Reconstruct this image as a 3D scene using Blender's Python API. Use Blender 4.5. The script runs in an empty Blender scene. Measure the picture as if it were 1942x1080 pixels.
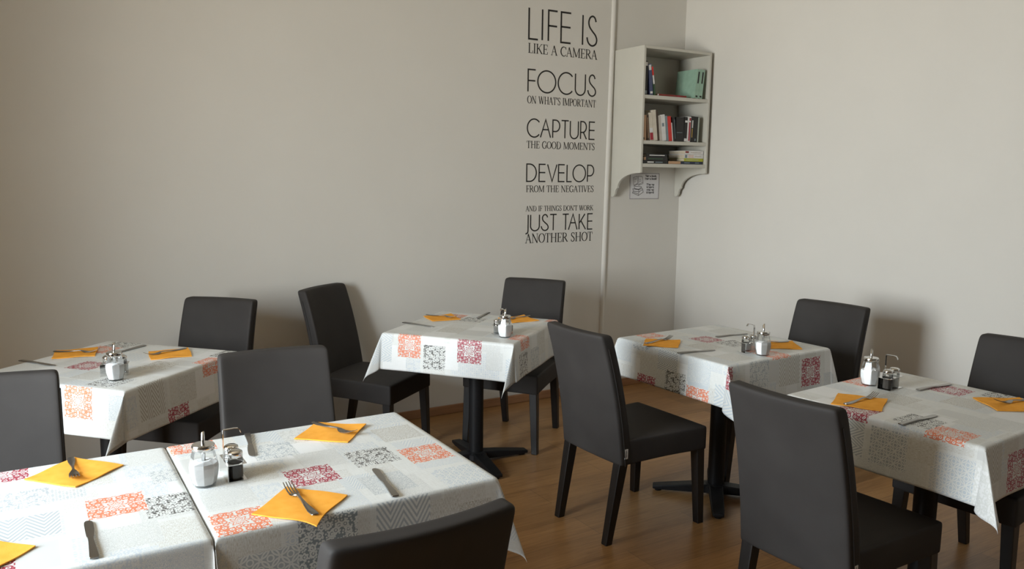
import bpy, math, random
from math import sin, cos, pi, radians as R, hypot, atan2, sqrt
from mathutils import Vector, Matrix

S = bpy.context.scene
COL = S.collection

# ------------------------------------------------------------------ camera
CAM_H, F_PX = 1.56, 1529.5
pit, rol, yaw = R(7.83), R(0.693), R(31.35)
fwd = Vector((sin(yaw)*cos(pit), cos(yaw)*cos(pit), -sin(pit)))
rgt = Vector((cos(yaw), -sin(yaw), 0.0))
upv = rgt.cross(fwd)
r2 = cos(rol)*rgt + sin(rol)*upv
u2 = -sin(rol)*rgt + cos(rol)*upv
cd = bpy.data.cameras.new('camera')
cd.sensor_width = 36.0
cd.lens = 36.0*F_PX/1942.0
cd.clip_start = 0.02
cam = bpy.data.objects.new('camera', cd)
COL.objects.link(cam)
m = Matrix.Identity(4)
for i in range(3):
    m[i][0], m[i][1], m[i][2] = r2[i], u2[i], -fwd[i]
m[2][3] = CAM_H
cam.matrix_world = m
S.camera = cam

# ------------------------------------------------------------------ light
WALL_X, WALL_Y, LEFT_X, REAR_Y, CEIL = 4.256, 4.579, -1.9, -5.5, 3.05
world = bpy.data.worlds.new('sky'); S.world = world
world.use_nodes = True
bg = world.node_tree.nodes['Background']
bg.inputs['Color'].default_value = (0.80, 0.88, 1.0, 1)
bg.inputs['Strength'].default_value = 0.6

def area(name, loc, direction, sx, sy, energy, color, spread):
    d = bpy.data.lights.new(name, 'AREA')
    d.shape = 'RECTANGLE'; d.size = sx; d.size_y = sy
    d.energy = energy; d.color = color; d.spread = R(spread)
    o = bpy.data.objects.new(name, d); COL.objects.link(o)
    o.location = loc
    o.rotation_euler = Vector(direction).to_track_quat('-Z', 'Y').to_euler()
    return o

# daylight through the window in the left wall: blue skylight falling down, warm light thrown up from the street
area('window_skylight', (LEFT_X-0.40, 2.00, 1.62), (1, 0.28, -0.52), 1.45, 1.75, 160, (0.72, 0.87, 1.0), 136)
area('window_groundlight', (LEFT_X-0.42, 2.00, 1.62), (1, 0.36, 0.50), 1.35, 1.75, 58, (1.0, 0.76, 0.44), 120)
S.view_settings.view_transform = 'Standard'
S.view_settings.look = 'None'
S.view_settings.gamma = 1.0
S.view_settings.use_curve_mapping = False
S.view_settings.exposure = 0.0

# ------------------------------------------------------------------ node helpers
def mat(name):
    mt = bpy.data.materials.new(name); mt.use_nodes = True
    nt = mt.node_tree
    return mt, nt, nt.nodes['Principled BSDF']

def N(nt, typ, **kw):
    n = nt.nodes.new(typ)
    for k, v in kw.items(): setattr(n, k, v)
    return n

def put(nt, sock, v):
    if isinstance(v, bpy.types.NodeSocket): nt.links.new(v, sock)
    else: sock.default_value = v

def mth(nt, op, a, b=None, c=None):
    n = N(nt, 'ShaderNodeMath', operation=op)
    put(nt, n.inputs[0], a)
    if b is not None: put(nt, n.inputs[1], b)
    if c is not None: put(nt, n.inputs[2], c)
    return n.outputs[0]

def mixc(nt, f, a, b, blend='MIX'):
    n = N(nt, 'ShaderNodeMix', data_type='RGBA', blend_type=blend)
    put(nt, n.inputs[0], f); put(nt, n.inputs[6], a); put(nt, n.inputs[7], b)
    return n.outputs[2]

def noise(nt, vec, scale, detail=2.0, rough=0.5):
    n = N(nt, 'ShaderNodeTexNoise')
    if vec is not None: nt.links.new(vec, n.inputs['Vector'])
    n.inputs['Scale'].default_value = scale
    n.inputs['Detail'].default_value = detail
    n.inputs['Roughness'].default_value = rough
    return n.outputs['Fac']

def mapping(nt, vec, scale=(1, 1, 1), loc=(0, 0, 0), rot=(0, 0, 0)):
    n = N(nt, 'ShaderNodeMapping')
    nt.links.new(vec, n.inputs['Vector'])
    n.inputs['Scale'].default_value = scale
    n.inputs['Location'].default_value = loc
    n.inputs['Rotation'].default_value = rot
    return n.outputs[0]

def ramp(nt, fac, stops):
    n = N(nt, 'ShaderNodeValToRGB')
    e = n.color_ramp.elements
    while len(e) < len(stops): e.new(0.5)
    for i, (p, c) in enumerate(stops):
        e[i].position = p; e[i].color = (*c, 1)
    nt.links.new(fac, n.inputs[0])
    return n.outputs[0]

def bump(nt, bsdf, h, strength=0.2, dist=0.002):
    n = N(nt, 'ShaderNodeBump')
    n.inputs['Strength'].default_value = strength
    n.inputs['Distance'].default_value = dist
    nt.links.new(h, n.inputs['Height'])
    nt.links.new(n.outputs[0], bsdf.inputs['Normal'])

def objco(nt): return N(nt, 'ShaderNodeTexCoord').outputs['Object']

def simple(name, col, rough=0.5, metal=0.0, spec=0.5, var=0.06, scale=40, bmp=0.0):
    mt, nt, b = mat(name)
    co = objco(nt)
    f = noise(nt, co, scale, 3)
    d = tuple(max(0, c*(1-var)) for c in col); l = tuple(min(1, c*(1+var)) for c in col)
    nt.links.new(ramp(nt, f, [(0.3, d), (0.7, l)]), b.inputs['Base Color'])
    b.inputs['Roughness'].default_value = rough
    b.inputs['Metallic'].default_value = metal
    b.inputs['Specular IOR Level'].default_value = spec
    if bmp: bump(nt, b, f, bmp)
    return mt

# ------------------------------------------------------------------ materials
def wall_paint(name, col):
    mt, nt, b = mat(name)
    co = objco(nt)
    f = noise(nt, co, 2.5, 4, 0.6)
    nt.links.new(ramp(nt, f, [(0.3, tuple(c*0.97 for c in col)), (0.7, col)]), b.inputs['Base Color'])
    b.inputs['Roughness'].default_value = 0.85
    b.inputs['Specular IOR Level'].default_value = 0.2
    bump(nt, b, noise(nt, co, 160, 4), 0.12, 0.001)
    return mt
M_WALL = wall_paint('wall_paint', (0.70, 0.68, 0.635))
M_CEIL = wall_paint('ceiling_paint', (0.66, 0.62, 0.54))

def floor_mat():
    mt, nt, b = mat('laminate_planks')
    co = objco(nt)
    br = N(nt, 'ShaderNodeTexBrick')
    nt.links.new(co, br.inputs['Vector'])
    br.offset = 0.37
    for k, v in {'Scale': 1.0, 'Mortar Size': 0.0012, 'Mortar Smooth': 0.2, 'Bias': 0.0, 'Brick Width': 1.28, 'Row Height': 0.19}.items():
        br.inputs[k].default_value = v
    br.inputs['Color1'].default_value = (0, 0, 0, 1); br.inputs['Color2'].default_value = (1, 1, 1, 1)
    br.inputs['Mortar'].default_value = (0.5, 0.5, 0.5, 1)
    g = noise(nt, mapping(nt, co, (1.2, 16, 1)), 5, 6, 0.6)
    g2 = noise(nt, mapping(nt, co, (0.8, 4, 1)), 2, 3, 0.5)
    v = mth(nt, 'ADD', mth(nt, 'MULTIPLY', g, 0.6), mth(nt, 'MULTIPLY', g2, 0.4))
    c = ramp(nt, v, [(0.30, (0.22, 0.108, 0.038)), (0.50, (0.34, 0.178, 0.068)), (0.72, (0.45, 0.25, 0.10))])
    c = mixc(nt, 0.16, c, br.outputs['Color'], 'OVERLAY')
    c = mixc(nt, mth(nt, 'MULTIPLY', br.outputs['Fac'], 0.6), c, (0.06, 0.03, 0.015, 1))
    nt.links.new(c, b.inputs['Base Color'])
    b.inputs['Roughness'].default_value = 0.33
    b.inputs['Specular IOR Level'].default_value = 0.45
    bump(nt, b, mth(nt, 'SUBTRACT', mth(nt, 'MULTIPLY', g, 0.3), br.outputs['Fac']), 0.15, 0.001)
    return mt
M_FLOOR = floor_mat()

def grain(name, a, c, scale=(1, 14, 14), rough=0.45):
    mt, nt, b = mat(name)
    f = noise(nt, mapping(nt, objco(nt), scale), 4, 5, 0.6)
    nt.links.new(ramp(nt, f, [(0.3, a), (0.7, c)]), b.inputs['Base Color'])
    b.inputs['Roughness'].default_value = rough
    return mt
M_BASE = grain('baseboard_wood', (0.27, 0.13, 0.06), (0.40, 0.21, 0.105))
M_LEG = grain('black_stained_wood', (0.006, 0.005, 0.005), (0.014, 0.012, 0.011), (12, 12, 1), 0.42)
M_SHELF = simple('white_shelf_paint', (0.56, 0.545, 0.485), 0.5, var=0.02, scale=6)
M_IRON = simple('black_powder_coat', (0.009, 0.009, 0.010), 0.5, spec=0.3, var=0.2, scale=120, bmp=0.05)
M_TOP = simple('table_board', (0.16, 0.09, 0.05), 0.5)

def leather():
    mt, nt, b = mat('dark_leatherette')
    co = objco(nt)
    v = N(nt, 'ShaderNodeTexVoronoi'); v.inputs['Scale'].default_value = 420
    nt.links.new(co, v.inputs['Vector'])
    f = noise(nt, co, 6, 3)
    nt.links.new(ramp(nt, f, [(0.3, (0.036, 0.0325, 0.031)), (0.7, (0.045, 0.041, 0.039))]), b.inputs['Base Color'])
    b.inputs['Roughness'].default_value = 0.66
    b.inputs['Specular IOR Level'].default_value = 0.18
    bump(nt, b, v.outputs['Distance'], 0.10, 0.0006)
    return mt
M_LEATHER = leather()
M_SEAM = simple('dark_thread', (0.016, 0.013, 0.012), 0.7)

def steel(name, col=(0.62, 0.61, 0.59), rough=0.22):
    mt, nt, b = mat(name)
    f = noise(nt, mapping(nt, objco(nt), (6, 60, 60)), 12, 3)
    nt.links.new(ramp(nt, f, [(0.3, tuple(c*0.92 for c in col)), (0.7, col)]), b.inputs['Base Color'])
    b.inputs['Metallic'].default_value = 1.0
    nt.links.new(mth(nt, 'ADD', mth(nt, 'MULTIPLY', f, 0.1), rough-0.05), b.inputs['Roughness'])
    return mt
M_STEEL = steel('stainless_steel', (0.36, 0.345, 0.325), 0.30)
M_CHROME = steel('chrome', (0.72, 0.72, 0.71), 0.12)

def glass():
    mt, nt, b = mat('clear_glass')
    nt.nodes.remove(b)
    out = nt.nodes['Material Output']
    tr = N(nt, 'ShaderNodeBsdfTransparent'); tr.inputs[0].default_value = (0.985, 0.99, 0.985, 1)
    gl = N(nt, 'ShaderNodeBsdfGlossy'); gl.inputs['Roughness'].default_value = 0.03
    lw = N(nt, 'ShaderNodeFresnel'); lw.inputs['IOR'].default_value = 1.5
    f = mth(nt, 'ADD', mth(nt, 'MULTIPLY', lw.outputs[0], 0.8), mth(nt, 'MULTIPLY', noise(nt, objco(nt), 60), 0.02))
    mx = N(nt, 'ShaderNodeMixShader')
    nt.links.new(f, mx.inputs[0]); nt.links.new(tr.outputs[0], mx.inputs[1]); nt.links.new(gl.outputs[0], mx.inputs[2])
    nt.links.new(mx.outputs[0], out.inputs[0])
    return mt
M_GLASS = glass()
M_SUGAR = simple('white_sugar', (0.93, 0.93, 0.93), 0.8, var=0.05, scale=900, bmp=0.3)
M_SALT = simple('fine_salt', (0.80, 0.80, 0.79), 0.8, var=0.05, scale=900, bmp=0.3)
M_PEPPER = simple('ground_pepper', (0.055, 0.047, 0.04), 0.9, var=0.6, scale=700, bmp=0.4)

def napkin_mat():
    mt, nt, b = mat('orange_paper')
    co = objco(nt)
    f = noise(nt, co, 30, 4)
    nt.links.new(ramp(nt, f, [(0.3, (0.86, 0.37, 0.045)), (0.7, (0.95, 0.44, 0.07))]), b.inputs['Base Color'])
    b.inputs['Roughness'].default_value = 0.9
    b.inputs['Specular IOR Level'].default_value = 0.15
    v = N(nt, 'ShaderNodeTexVoronoi'); v.inputs['Scale'].default_value = 500
    nt.links.new(co, v.inputs['Vector'])
    bump(nt, b, v.outputs['Distance'], 0.25, 0.0005)
    return mt
M_NAPKIN = napkin_mat()
M_INK = simple('black_vinyl', (0.010, 0.008, 0.007), 0.5, var=0.1)
M_PAPER = simple('sign_paper', (0.70, 0.69, 0.70), 0.35, var=0.02)
M_SIGNEDGE = simple('sign_border', (0.30, 0.28, 0.29), 0.4)
M_SIGNINK = simple('sign_ink', (0.05, 0.045, 0.045), 0.6)
M_TAG = simple('white_tag', (0.78, 0.78, 0.78), 0.6, var=0.03)
M_TAGINK = simple('tag_print', (0.10, 0.10, 0.11), 0.6)
M_PAGES = simple('book_pages', (0.60, 0.52, 0.40), 0.8, var=0.15, scale=200)

# tablecloth: a printed patchwork; the mesh carries, per face, the kind of print, its ink, and a 0..1 coordinate across the patch
def cloth_mat():
    mt, nt, b = mat('printed_oilcloth')
    uvp = N(nt, 'ShaderNodeUVMap', uv_map='patch').outputs[0]
    uvc = N(nt, 'ShaderNodeUVMap', uv_map='cloth').outputs[0]
    kind = N(nt, 'ShaderNodeAttribute', attribute_name='kind').outputs['Fac']
    ink = N(nt, 'ShaderNodeAttribute', attribute_name='ink').outputs['Color']
    def isk(k): return mth(nt, 'COMPARE', kind, float(k), 0.3)
    sp = N(nt, 'ShaderNodeSeparateXYZ'); nt.links.new(uvp, sp.inputs[0])
    px, py = sp.outputs[0], sp.outputs[1]
    # linen ground
    w1 = noise(nt, mapping(nt, uvc, (25, 400, 1)), 1.0, 3, 0.7)
    w2 = noise(nt, mapping(nt, uvc, (400, 25, 1)), 1.0, 3, 0.7)
    wv = mth(nt, 'MULTIPLY', mth(nt, 'ADD', w1, w2), 0.5)
    base = ramp(nt, wv, [(0.36, (0.655, 0.665, 0.635)), (0.54, (0.745, 0.76, 0.745))])
    # 1 ornament: a kaleidoscope of scrolls with crosses in the corners
    fx = mth(nt, 'ABSOLUTE', mth(nt, 'SUBTRACT', mth(nt, 'MULTIPLY', px, 2.0), 1.0))
    fy = mth(nt, 'ABSOLUTE', mth(nt, 'SUBTRACT', mth(nt, 'MULTIPLY', py, 2.0), 1.0))
    hi = mth(nt, 'MAXIMUM', fx, fy); lo = mth(nt, 'MINIMUM', fx, fy)
    cb = N(nt, 'ShaderNodeCombineXYZ'); nt.links.new(hi, cb.inputs[0]); nt.links.new(lo, cb.inputs[1]); cb.inputs[2].default_value = 1.7
    def dist(cx, cy, ax=1.0, ay=1.0):
        a = mth(nt, 'MULTIPLY', mth(nt, 'SUBTRACT', hi, cx), 1/ax); c = mth(nt, 'MULTIPLY', mth(nt, 'SUBTRACT', lo, cy), 1/ay)
        return mth(nt, 'SQRT', mth(nt, 'ADD', mth(nt, 'MULTIPLY', a, a), mth(nt, 'MULTIPLY', c, c)))
    scroll = None
    for cx, cy, r, w in ((.80, .19, .115, .034), (.60, .38, .12, .034), (.89, .48, .105, .034), (.50, .12, .085, .030), (.74, .68, .11, .034), (.56, .58, .05, .03)):
        t = mth(nt, 'COMPARE', dist(cx, cy), r, w)
        scroll = t if scroll is None else mth(nt, 'MAXIMUM', scroll, t)
    for cx, cy, ax, ay in ((.965, .30, .035, .09), (.66, .13, .04, .09), (.76, .42, .06, .06), (.965, .66, .035, .09), (.97, .05, .03, .05), (.46, .30, .05, .05), (.80, .19, .04, .04), (.60, .38, .035, .035), (.89, .48, .03, .03), (.74, .68, .03, .03), (.84, .80, .05, .035), (.66, .54, .035, .05), (.90, .33, .03, .05)):
        scroll = mth(nt, 'MAXIMUM', scroll, mth(nt, 'LESS_THAN', dist(cx, cy, ax, ay), 1.0))
    rr = mth(nt, 'SQRT', mth(nt, 'ADD', mth(nt, 'MULTIPLY', fx, fx), mth(nt, 'MULTIPLY', fy, fy)))
    ang = mth(nt, 'ARCTAN2', fy, fx)
    star = mth(nt, 'SUBTRACT', rr, mth(nt, 'MULTIPLY', mth(nt, 'COSINE', mth(nt, 'MULTIPLY', ang, 8.0)), 0.07))
    ring1 = mth(nt, 'COMPARE', star, 0.30, 0.035)
    core = mth(nt, 'COMPARE', star, 0.14, 0.03)
    inner = mth(nt, 'LESS_THAN', star, 0.36)
    cross = mth(nt, 'MULTIPLY', mth(nt, 'GREATER_THAN', lo, 0.84), mth(nt, 'LESS_THAN', mth(nt, 'ABSOLUTE', mth(nt, 'SUBTRACT', mth(nt, 'ABSOLUTE', mth(nt, 'SUBTRACT', fx, 0.92)), mth(nt, 'ABSOLUTE', mth(nt, 'SUBTRACT', fy, 0.92)))), 0.035))
    corner = mth(nt, 'GREATER_THAN', lo, 0.84)
    orn = mth(nt, 'ADD', mth(nt, 'MULTIPLY', scroll, mth(nt, 'SUBTRACT', 1.0, inner)), mth(nt, 'MAXIMUM', ring1, core))
    orn = mth(nt, 'ADD', mth(nt, 'MULTIPLY', orn, mth(nt, 'SUBTRACT', 1.0, corner)), cross)
    # 2 flowers: light blossoms and dots on an inked ground
    def vor(scale, rnd=0.9):
        v = N(nt, 'ShaderNodeTexVoronoi'); v.inputs['Scale'].default_value = scale; v.inputs['Randomness'].default_value = rnd
        v.voronoi_dimensions = '2D'
        nt.links.new(uvp, v.inputs['Vector'])
        return v
    v1 = vor(6.5, 0.75)
    loc = N(nt, 'ShaderNodeVectorMath', operation='SUBTRACT')
    nt.links.new(mapping(nt, uvp, (6.5, 6.5, 1)), loc.inputs[0])
    sc = N(nt, 'ShaderNodeVectorMath', operation='SCALE'); nt.links.new(v1.outputs['Position'], sc.inputs[0]); sc.inputs['Scale'].default_value = 6.5
    nt.links.new(sc.outputs[0], loc.inputs[1])
    sl = N(nt, 'ShaderNodeSeparateXYZ'); nt.links.new(loc.outputs[0], sl.inputs[0])
    pet = mth(nt, 'MULTIPLY', mth(nt, 'COSINE', mth(nt, 'MULTIPLY', mth(nt, 'ARCTAN2', sl.outputs[1], sl.outputs[0]), 6.0)), 0.07)
    d1 = mth(nt, 'ADD', v1.outputs['Distance'], pet)
    bl = mth(nt, 'SUBTRACT', mth(nt, 'LESS_THAN', d1, 0.45), mth(nt, 'COMPARE', v1.outputs['Distance'], 0.17, 0.05))
    v2 = vor(17, 0.9)
    dots = mth(nt, 'LESS_THAN', v2.outputs['Distance'], 0.30)
    flo = mth(nt, 'SUBTRACT', 1.0, mth(nt, 'MINIMUM', 1.0, mth(nt, 'ADD', bl, mth(nt, 'MULTIPLY', dots, 0.9))))
    # 3 chevron stripes
    tri = mth(nt, 'PINGPONG', mth(nt, 'MULTIPLY', px, 2.0), 0.5)
    che = mth(nt, 'GREATER_THAN', mth(nt, 'SINE', mth(nt, 'MULTIPLY', mth(nt, 'ADD', py, mth(nt, 'MULTIPLY', tri, 0.85)), 44.0)), 0.1)
    # 4 linen streaks
    lin = mth(nt, 'MULTIPLY', mth(nt, 'GREATER_THAN', noise(nt, mapping(nt, uvc, (900, 90, 1)), 1.0, 4, 0.7), 0.52), 0.8)
    # 5 lattice of crossing circles
    def circ(ox, oy):
        a = mth(nt, 'SUBTRACT', mth(nt, 'FRACT', mth(nt, 'ADD', mth(nt, 'MULTIPLY', px, 3.0), ox)), 0.5)
        c = mth(nt, 'SUBTRACT', mth(nt, 'FRACT', mth(nt, 'ADD', mth(nt, 'MULTIPLY', py, 3.0), oy)), 0.5)
        d = mth(nt, 'SQRT', mth(nt, 'ADD', mth(nt, 'MULTIPLY', a, a), mth(nt, 'MULTIPLY', c, c)))
        return mth(nt, 'COMPARE', d, 0.44, 0.045), mth(nt, 'COMPARE', d, 0.16, 0.04)
    c1, c1b = circ(0, 0); c2, c2b = circ(0.5, 0.5)
    lat = mth(nt, 'SUBTRACT', 1.0, mth(nt, 'MAXIMUM', mth(nt, 'MAXIMUM', c1, c2), mth(nt, 'MAXIMUM', c1b, c2b)))
    # 6 speckled damask
    spk = mth(nt, 'GREATER_THAN', mth(nt, 'SINE', mth(nt, 'MULTIPLY', noise(nt, cb.outputs[0], 9.0, 1.0, 0.5), 40.0)), 0.1)
    # 7 flat tint
    tot = None
    for k, msk in ((1, orn), (2, flo), (3, che), (4, lin), (5, lat), (6, spk), (7, mth(nt, 'ADD', wv, 0.2))):
        t = mth(nt, 'MULTIPLY', isk(k), msk)
        tot = t if tot is None else mth(nt, 'ADD', tot, t)
    n = N(nt, 'ShaderNodeMath', operation='MINIMUM', use_clamp=True)
    nt.links.new(tot, n.inputs[0]); n.inputs[1].default_value = 0.93
    nt.links.new(mixc(nt, n.outputs[0], base, ink), b.inputs['Base Color'])
    b.inputs['Roughness'].default_value = 0.42
    b.inputs['Specular IOR Level'].default_value = 0.35
    bump(nt, b, wv, 0.15, 0.0005)
    return mt
M_CLOTH = cloth_mat()

# ------------------------------------------------------------------ mesh helpers
class MB:
    def __init__(self): self.v = []; self.f = []
    def add(self, vs, fs):
        o = len(self.v); self.v += [tuple(x) for x in vs]; self.f += [tuple(i+o for i in q) for q in fs]
        return self
    def box(self, x0, x1, y0, y1, z0, z1):
        return self.add([(x, y, z) for x in (x0, x1) for y in (y0, y1) for z in (z0, z1)],
                        [(0, 1, 3, 2), (4, 6, 7, 5), (0, 4, 5, 1), (2, 3, 7, 6), (0, 2, 6, 4), (1, 5, 7, 3)])
    def frustum(self, c0, h0, c1, h1):   # c = centre, h = half sizes (x, y)
        vs = []
        for c, h in ((c0, h0), (c1, h1)):
            vs += [(c[0]+sx*h[0], c[1]+sy*h[1], c[2]) for sx, sy in ((-1, -1), (1, -1), (1, 1), (-1, 1))]
        return self.add(vs, [(3, 2, 1, 0), (4, 5, 6, 7)]+[(i, (i+1) % 4, 4+(i+1) % 4, 4+i) for i in range(4)])
    def lathe(self, prof, n=24, c=(0, 0, 0), caps=True, phase=0.0):
        vs, fs = [], []
        for r, z in prof:
            vs += [(c[0]+r*cos(2*pi*i/n+phase), c[1]+r*sin(2*pi*i/n+phase), c[2]+z) for i in range(n)]
        for k in range(len(prof)-1):
            fs += [(k*n+i, k*n+(i+1) % n, (k+1)*n+(i+1) % n, (k+1)*n+i) for i in range(n)]
        if caps:
            fs += [tuple(range(n-1, -1, -1)), tuple((len(prof)-1)*n+i for i in range(n))]
        return self.add(vs, fs)
    def tube(self, pts, r, n=8):
        P = [Vector(p) for p in pts]; vs, fs = [], []
        rs = r if isinstance(r, (list, tuple)) else [r]*len(P)
        for i, p in enumerate(P):
            t = (P[min(i+1, len(P)-1)]-P[max(i-1, 0)]).normalized()
            a = t.cross(Vector((0, 0, 1)))
            if a.length < 1e-3: a = t.cross(Vector((1, 0, 0)))
            a.normalize(); b = t.cross(a)
            vs += [tuple(p+rs[i]*(cos(2*pi*k/n)*a+sin(2*pi*k/n)*b)) for k in range(n)]
        for i in range(len(P)-1):
            fs += [(i*n+k, i*n+(k+1) % n, (i+1)*n+(k+1) % n, (i+1)*n+k) for k in range(n)]
        fs += [tuple(range(n-1, -1, -1)), tuple((len(P)-1)*n+k for k in range(n))]
        return self.add(vs, fs)
    def strip(self, secs):               # closed sections with the same number of points, joined and capped
        n = len(secs[0]); vs = [p for s in secs for p in s]; fs = []
        for i in range(len(secs)-1):
            fs += [(i*n+k, i*n+(k+1) % n, (i+1)*n+(k+1) % n, (i+1)*n+k) for k in range(n)]
        fs += [tuple(range(n-1, -1, -1)), tuple((len(secs)-1)*n+k for k in range(n))]
        return self.add(vs, fs)
    def boxgrid(self, us, vs_, ws, fn):
        idx = {}; V = []; Fc = []
        def g(i, j, k):
            if (i, j, k) not in idx:
                idx[(i, j, k)] = len(V); V.append(fn(us[i], vs_[j], ws[k]))
            return idx[(i, j, k)]
        a, b_, c = len(us)-1, len(vs_)-1, len(ws)-1
        for i in range(a):
            for j in range(b_):
                Fc.append((g(i, j, 0), g(i, j+1, 0), g(i+1, j+1, 0), g(i+1, j, 0)))
                Fc.append((g(i, j, c), g(i+1, j, c), g(i+1, j+1, c), g(i, j+1, c)))
        for i in range(a):
            for k in range(c):
                Fc.append((g(i, 0, k), g(i+1, 0, k), g(i+1, 0, k+1), g(i, 0, k+1)))
                Fc.append((g(i, b_, k), g(i, b_, k+1), g(i+1, b_, k+1), g(i+1, b_, k)))
        for j in range(b_):
            for k in range(c):
                Fc.append((g(0, j, k), g(0, j, k+1), g(0, j+1, k+1), g(0, j+1, k)))
                Fc.append((g(a, j, k), g(a, j+1, k), g(a, j+1, k+1), g(a, j, k+1)))
        return self.add(V, Fc)
    def mesh(self, name, mt, smooth=None):
        me = bpy.data.meshes.new(name)
        me.from_pydata(self.v, [], self.f)
        me.materials.append(mt)
        import bmesh
        bm = bmesh.new(); bm.from_mesh(me); bmesh.ops.recalc_face_normals(bm, faces=bm.faces); bm.to_mesh(me); bm.free()
        if smooth is not None:
            me.polygons.foreach_set('use_smooth', [True]*len(me.polygons))
            if smooth < 179: me.set_sharp_from_angle(angle=R(smooth))
        me.update()
        return me
    def build(self, name, mt, parent=None, smooth=None, bevel=0, subsurf=0, loc=None, rotz=None):
        o = bpy.data.objects.new(name, self.mesh(name, mt, smooth))
        COL.objects.link(o)
        if parent is not None: o.parent = parent
        if loc is not None: o.location = loc
        if rotz is not None: o.rotation_euler = (0, 0, rotz)
        if bevel:
            md = o.modifiers.new('bevel', 'BEVEL'); md.width = bevel; md.segments = 2; md.limit_method = 'ANGLE'
        if subsurf:
            md = o.modifiers.new('subsurf', 'SUBSURF'); md.levels = subsurf; md.render_levels = subsurf
        return o

def tag(o, label=None, cat=None, group=None, kind=None):
    if label: o['label'] = label
    if cat: o['category'] = cat
    if group: o['group'] = group
    if kind: o['kind'] = kind
    return o

def thing(name, label, cat, loc=(0, 0, 0), rz=0.0, group=None):
    o = bpy.data.objects.new(name, None); COL.objects.link(o)
    o.empty_display_size = 0.05
    o.location = loc; o.rotation_euler = (0, 0, rz)
    return tag(o, label, cat, group)

def copy_tree(src, parent=None):
    c = src.copy(); COL.objects.link(c)
    if parent is not None: c.parent = parent
    for ch in list(src.children): copy_tree(ch, c)
    return c

class Maker:
    """first call returns the prototype itself, later calls copies of it"""
    def __init__(self, fn): self.fn = fn; self.proto = None; self.src = None
    def __call__(self, label, loc, rz=0.0, group=None):
        if self.proto is None:
            self.proto = o = self.fn()
        else:
            o = copy_tree(self.proto)
        o.location = loc; o.rotation_euler = (0, 0, rz)
        o['label'] = label
        if group: o['group'] = group
        return o

# ------------------------------------------------------------------ room shell
def struct(name, mb, mt, label, cat, **kw):
    o = mb.build(name, mt, **kw)
    return tag(o, label, cat, kind='structure')

struct('floor', MB().box(LEFT_X-0.5, WALL_X+0.15, REAR_Y-0.15, WALL_Y+0.15, -0.06, 0.0), M_FLOOR, 'brown wood laminate floor under all the tables', 'floor')
struct('ceiling', MB().box(LEFT_X-0.5, WALL_X+0.15, REAR_Y-0.15, WALL_Y+0.15, CEIL, CEIL+0.08), M_CEIL, 'plain off-white ceiling', 'ceiling')
struct('wall_back', MB().box(LEFT_X-0.5, WALL_X+0.15, WALL_Y, WALL_Y+0.15, 0, CEIL), M_WALL, 'off-white wall with black lettering and a bookshelf', 'wall')
struct('wall_right', MB().box(WALL_X, WALL_X+0.15, REAR_Y-0.15, WALL_Y, 0, CEIL), M_WALL, 'bare off-white wall on the right', 'wall')
struct('wall_rear', MB().box(LEFT_X-0.5, WALL_X, REAR_Y-0.15, REAR_Y, 0, CEIL), M_WALL, 'off-white wall behind the viewer', 'wall')
wl = MB()
WY0, WY1, WZ0, WZ1, SHADE_PIER_X = 1.15, 2.85, 0.72, 2.52, -1.06
for a in ((REAR_Y, WY0, 0, CEIL), (WY1, WALL_Y, 0, CEIL), (WY0, WY1, 0, WZ0), (WY0, WY1, WZ1, CEIL)):
    wl.box(LEFT_X-0.50, LEFT_X, *a)  # unseen wall made thick so the deep reveal trims the window light
wl.box(LEFT_X, SHADE_PIER_X, WY1+0.05, WALL_Y, 0, CEIL)          # unseen pier, added to keep window light off the back wall's left end
struct('wall_left', wl, M_WALL, 'off-white wall with the window on the left', 'wall')
wf = MB()
xw0, xw1 = LEFT_X-0.50, LEFT_X-0.44
for a in ((WY0, WY0+0.06, WZ0, WZ1), (WY1-0.06, WY1, WZ0, WZ1), (WY0, WY1, WZ0, WZ0+0.06), (WY0, WY1, WZ1-0.06, WZ1), ((WY0+WY1)/2-0.03, (WY0+WY1)/2+0.03, WZ0, WZ1)):
    wf.box(xw0, xw1, *a)
struct('window_1', wf, M_SHELF, 'white window frame in the left wall', 'window', bevel=0.004)
struct('baseboard_back', MB().box(SHADE_PIER_X, WALL_X, WALL_Y-0.014, WALL_Y, 0, 0.058), M_BASE, 'brown wood skirting along the lettered wall', 'baseboard', bevel=0.004)
struct('baseboard_right', MB().box(WALL_X-0.014, WALL_X, REAR_Y, WALL_Y-0.014, 0, 0.058), M_BASE, 'brown wood skirting along the right wall', 'baseboard', bevel=0.004)
struct('trim_1', MB().tube([(3.590, WALL_Y+0.004, CEIL), (3.585, WALL_Y+0.004, 2.6), (3.552, WALL_Y+0.004, 0.5), (3.548, WALL_Y+0.004, 0.06)], 0.020, 16), M_WALL,
       'painted vertical pipe between the lettering and the bookshelf', 'pipe', smooth=60)

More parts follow.
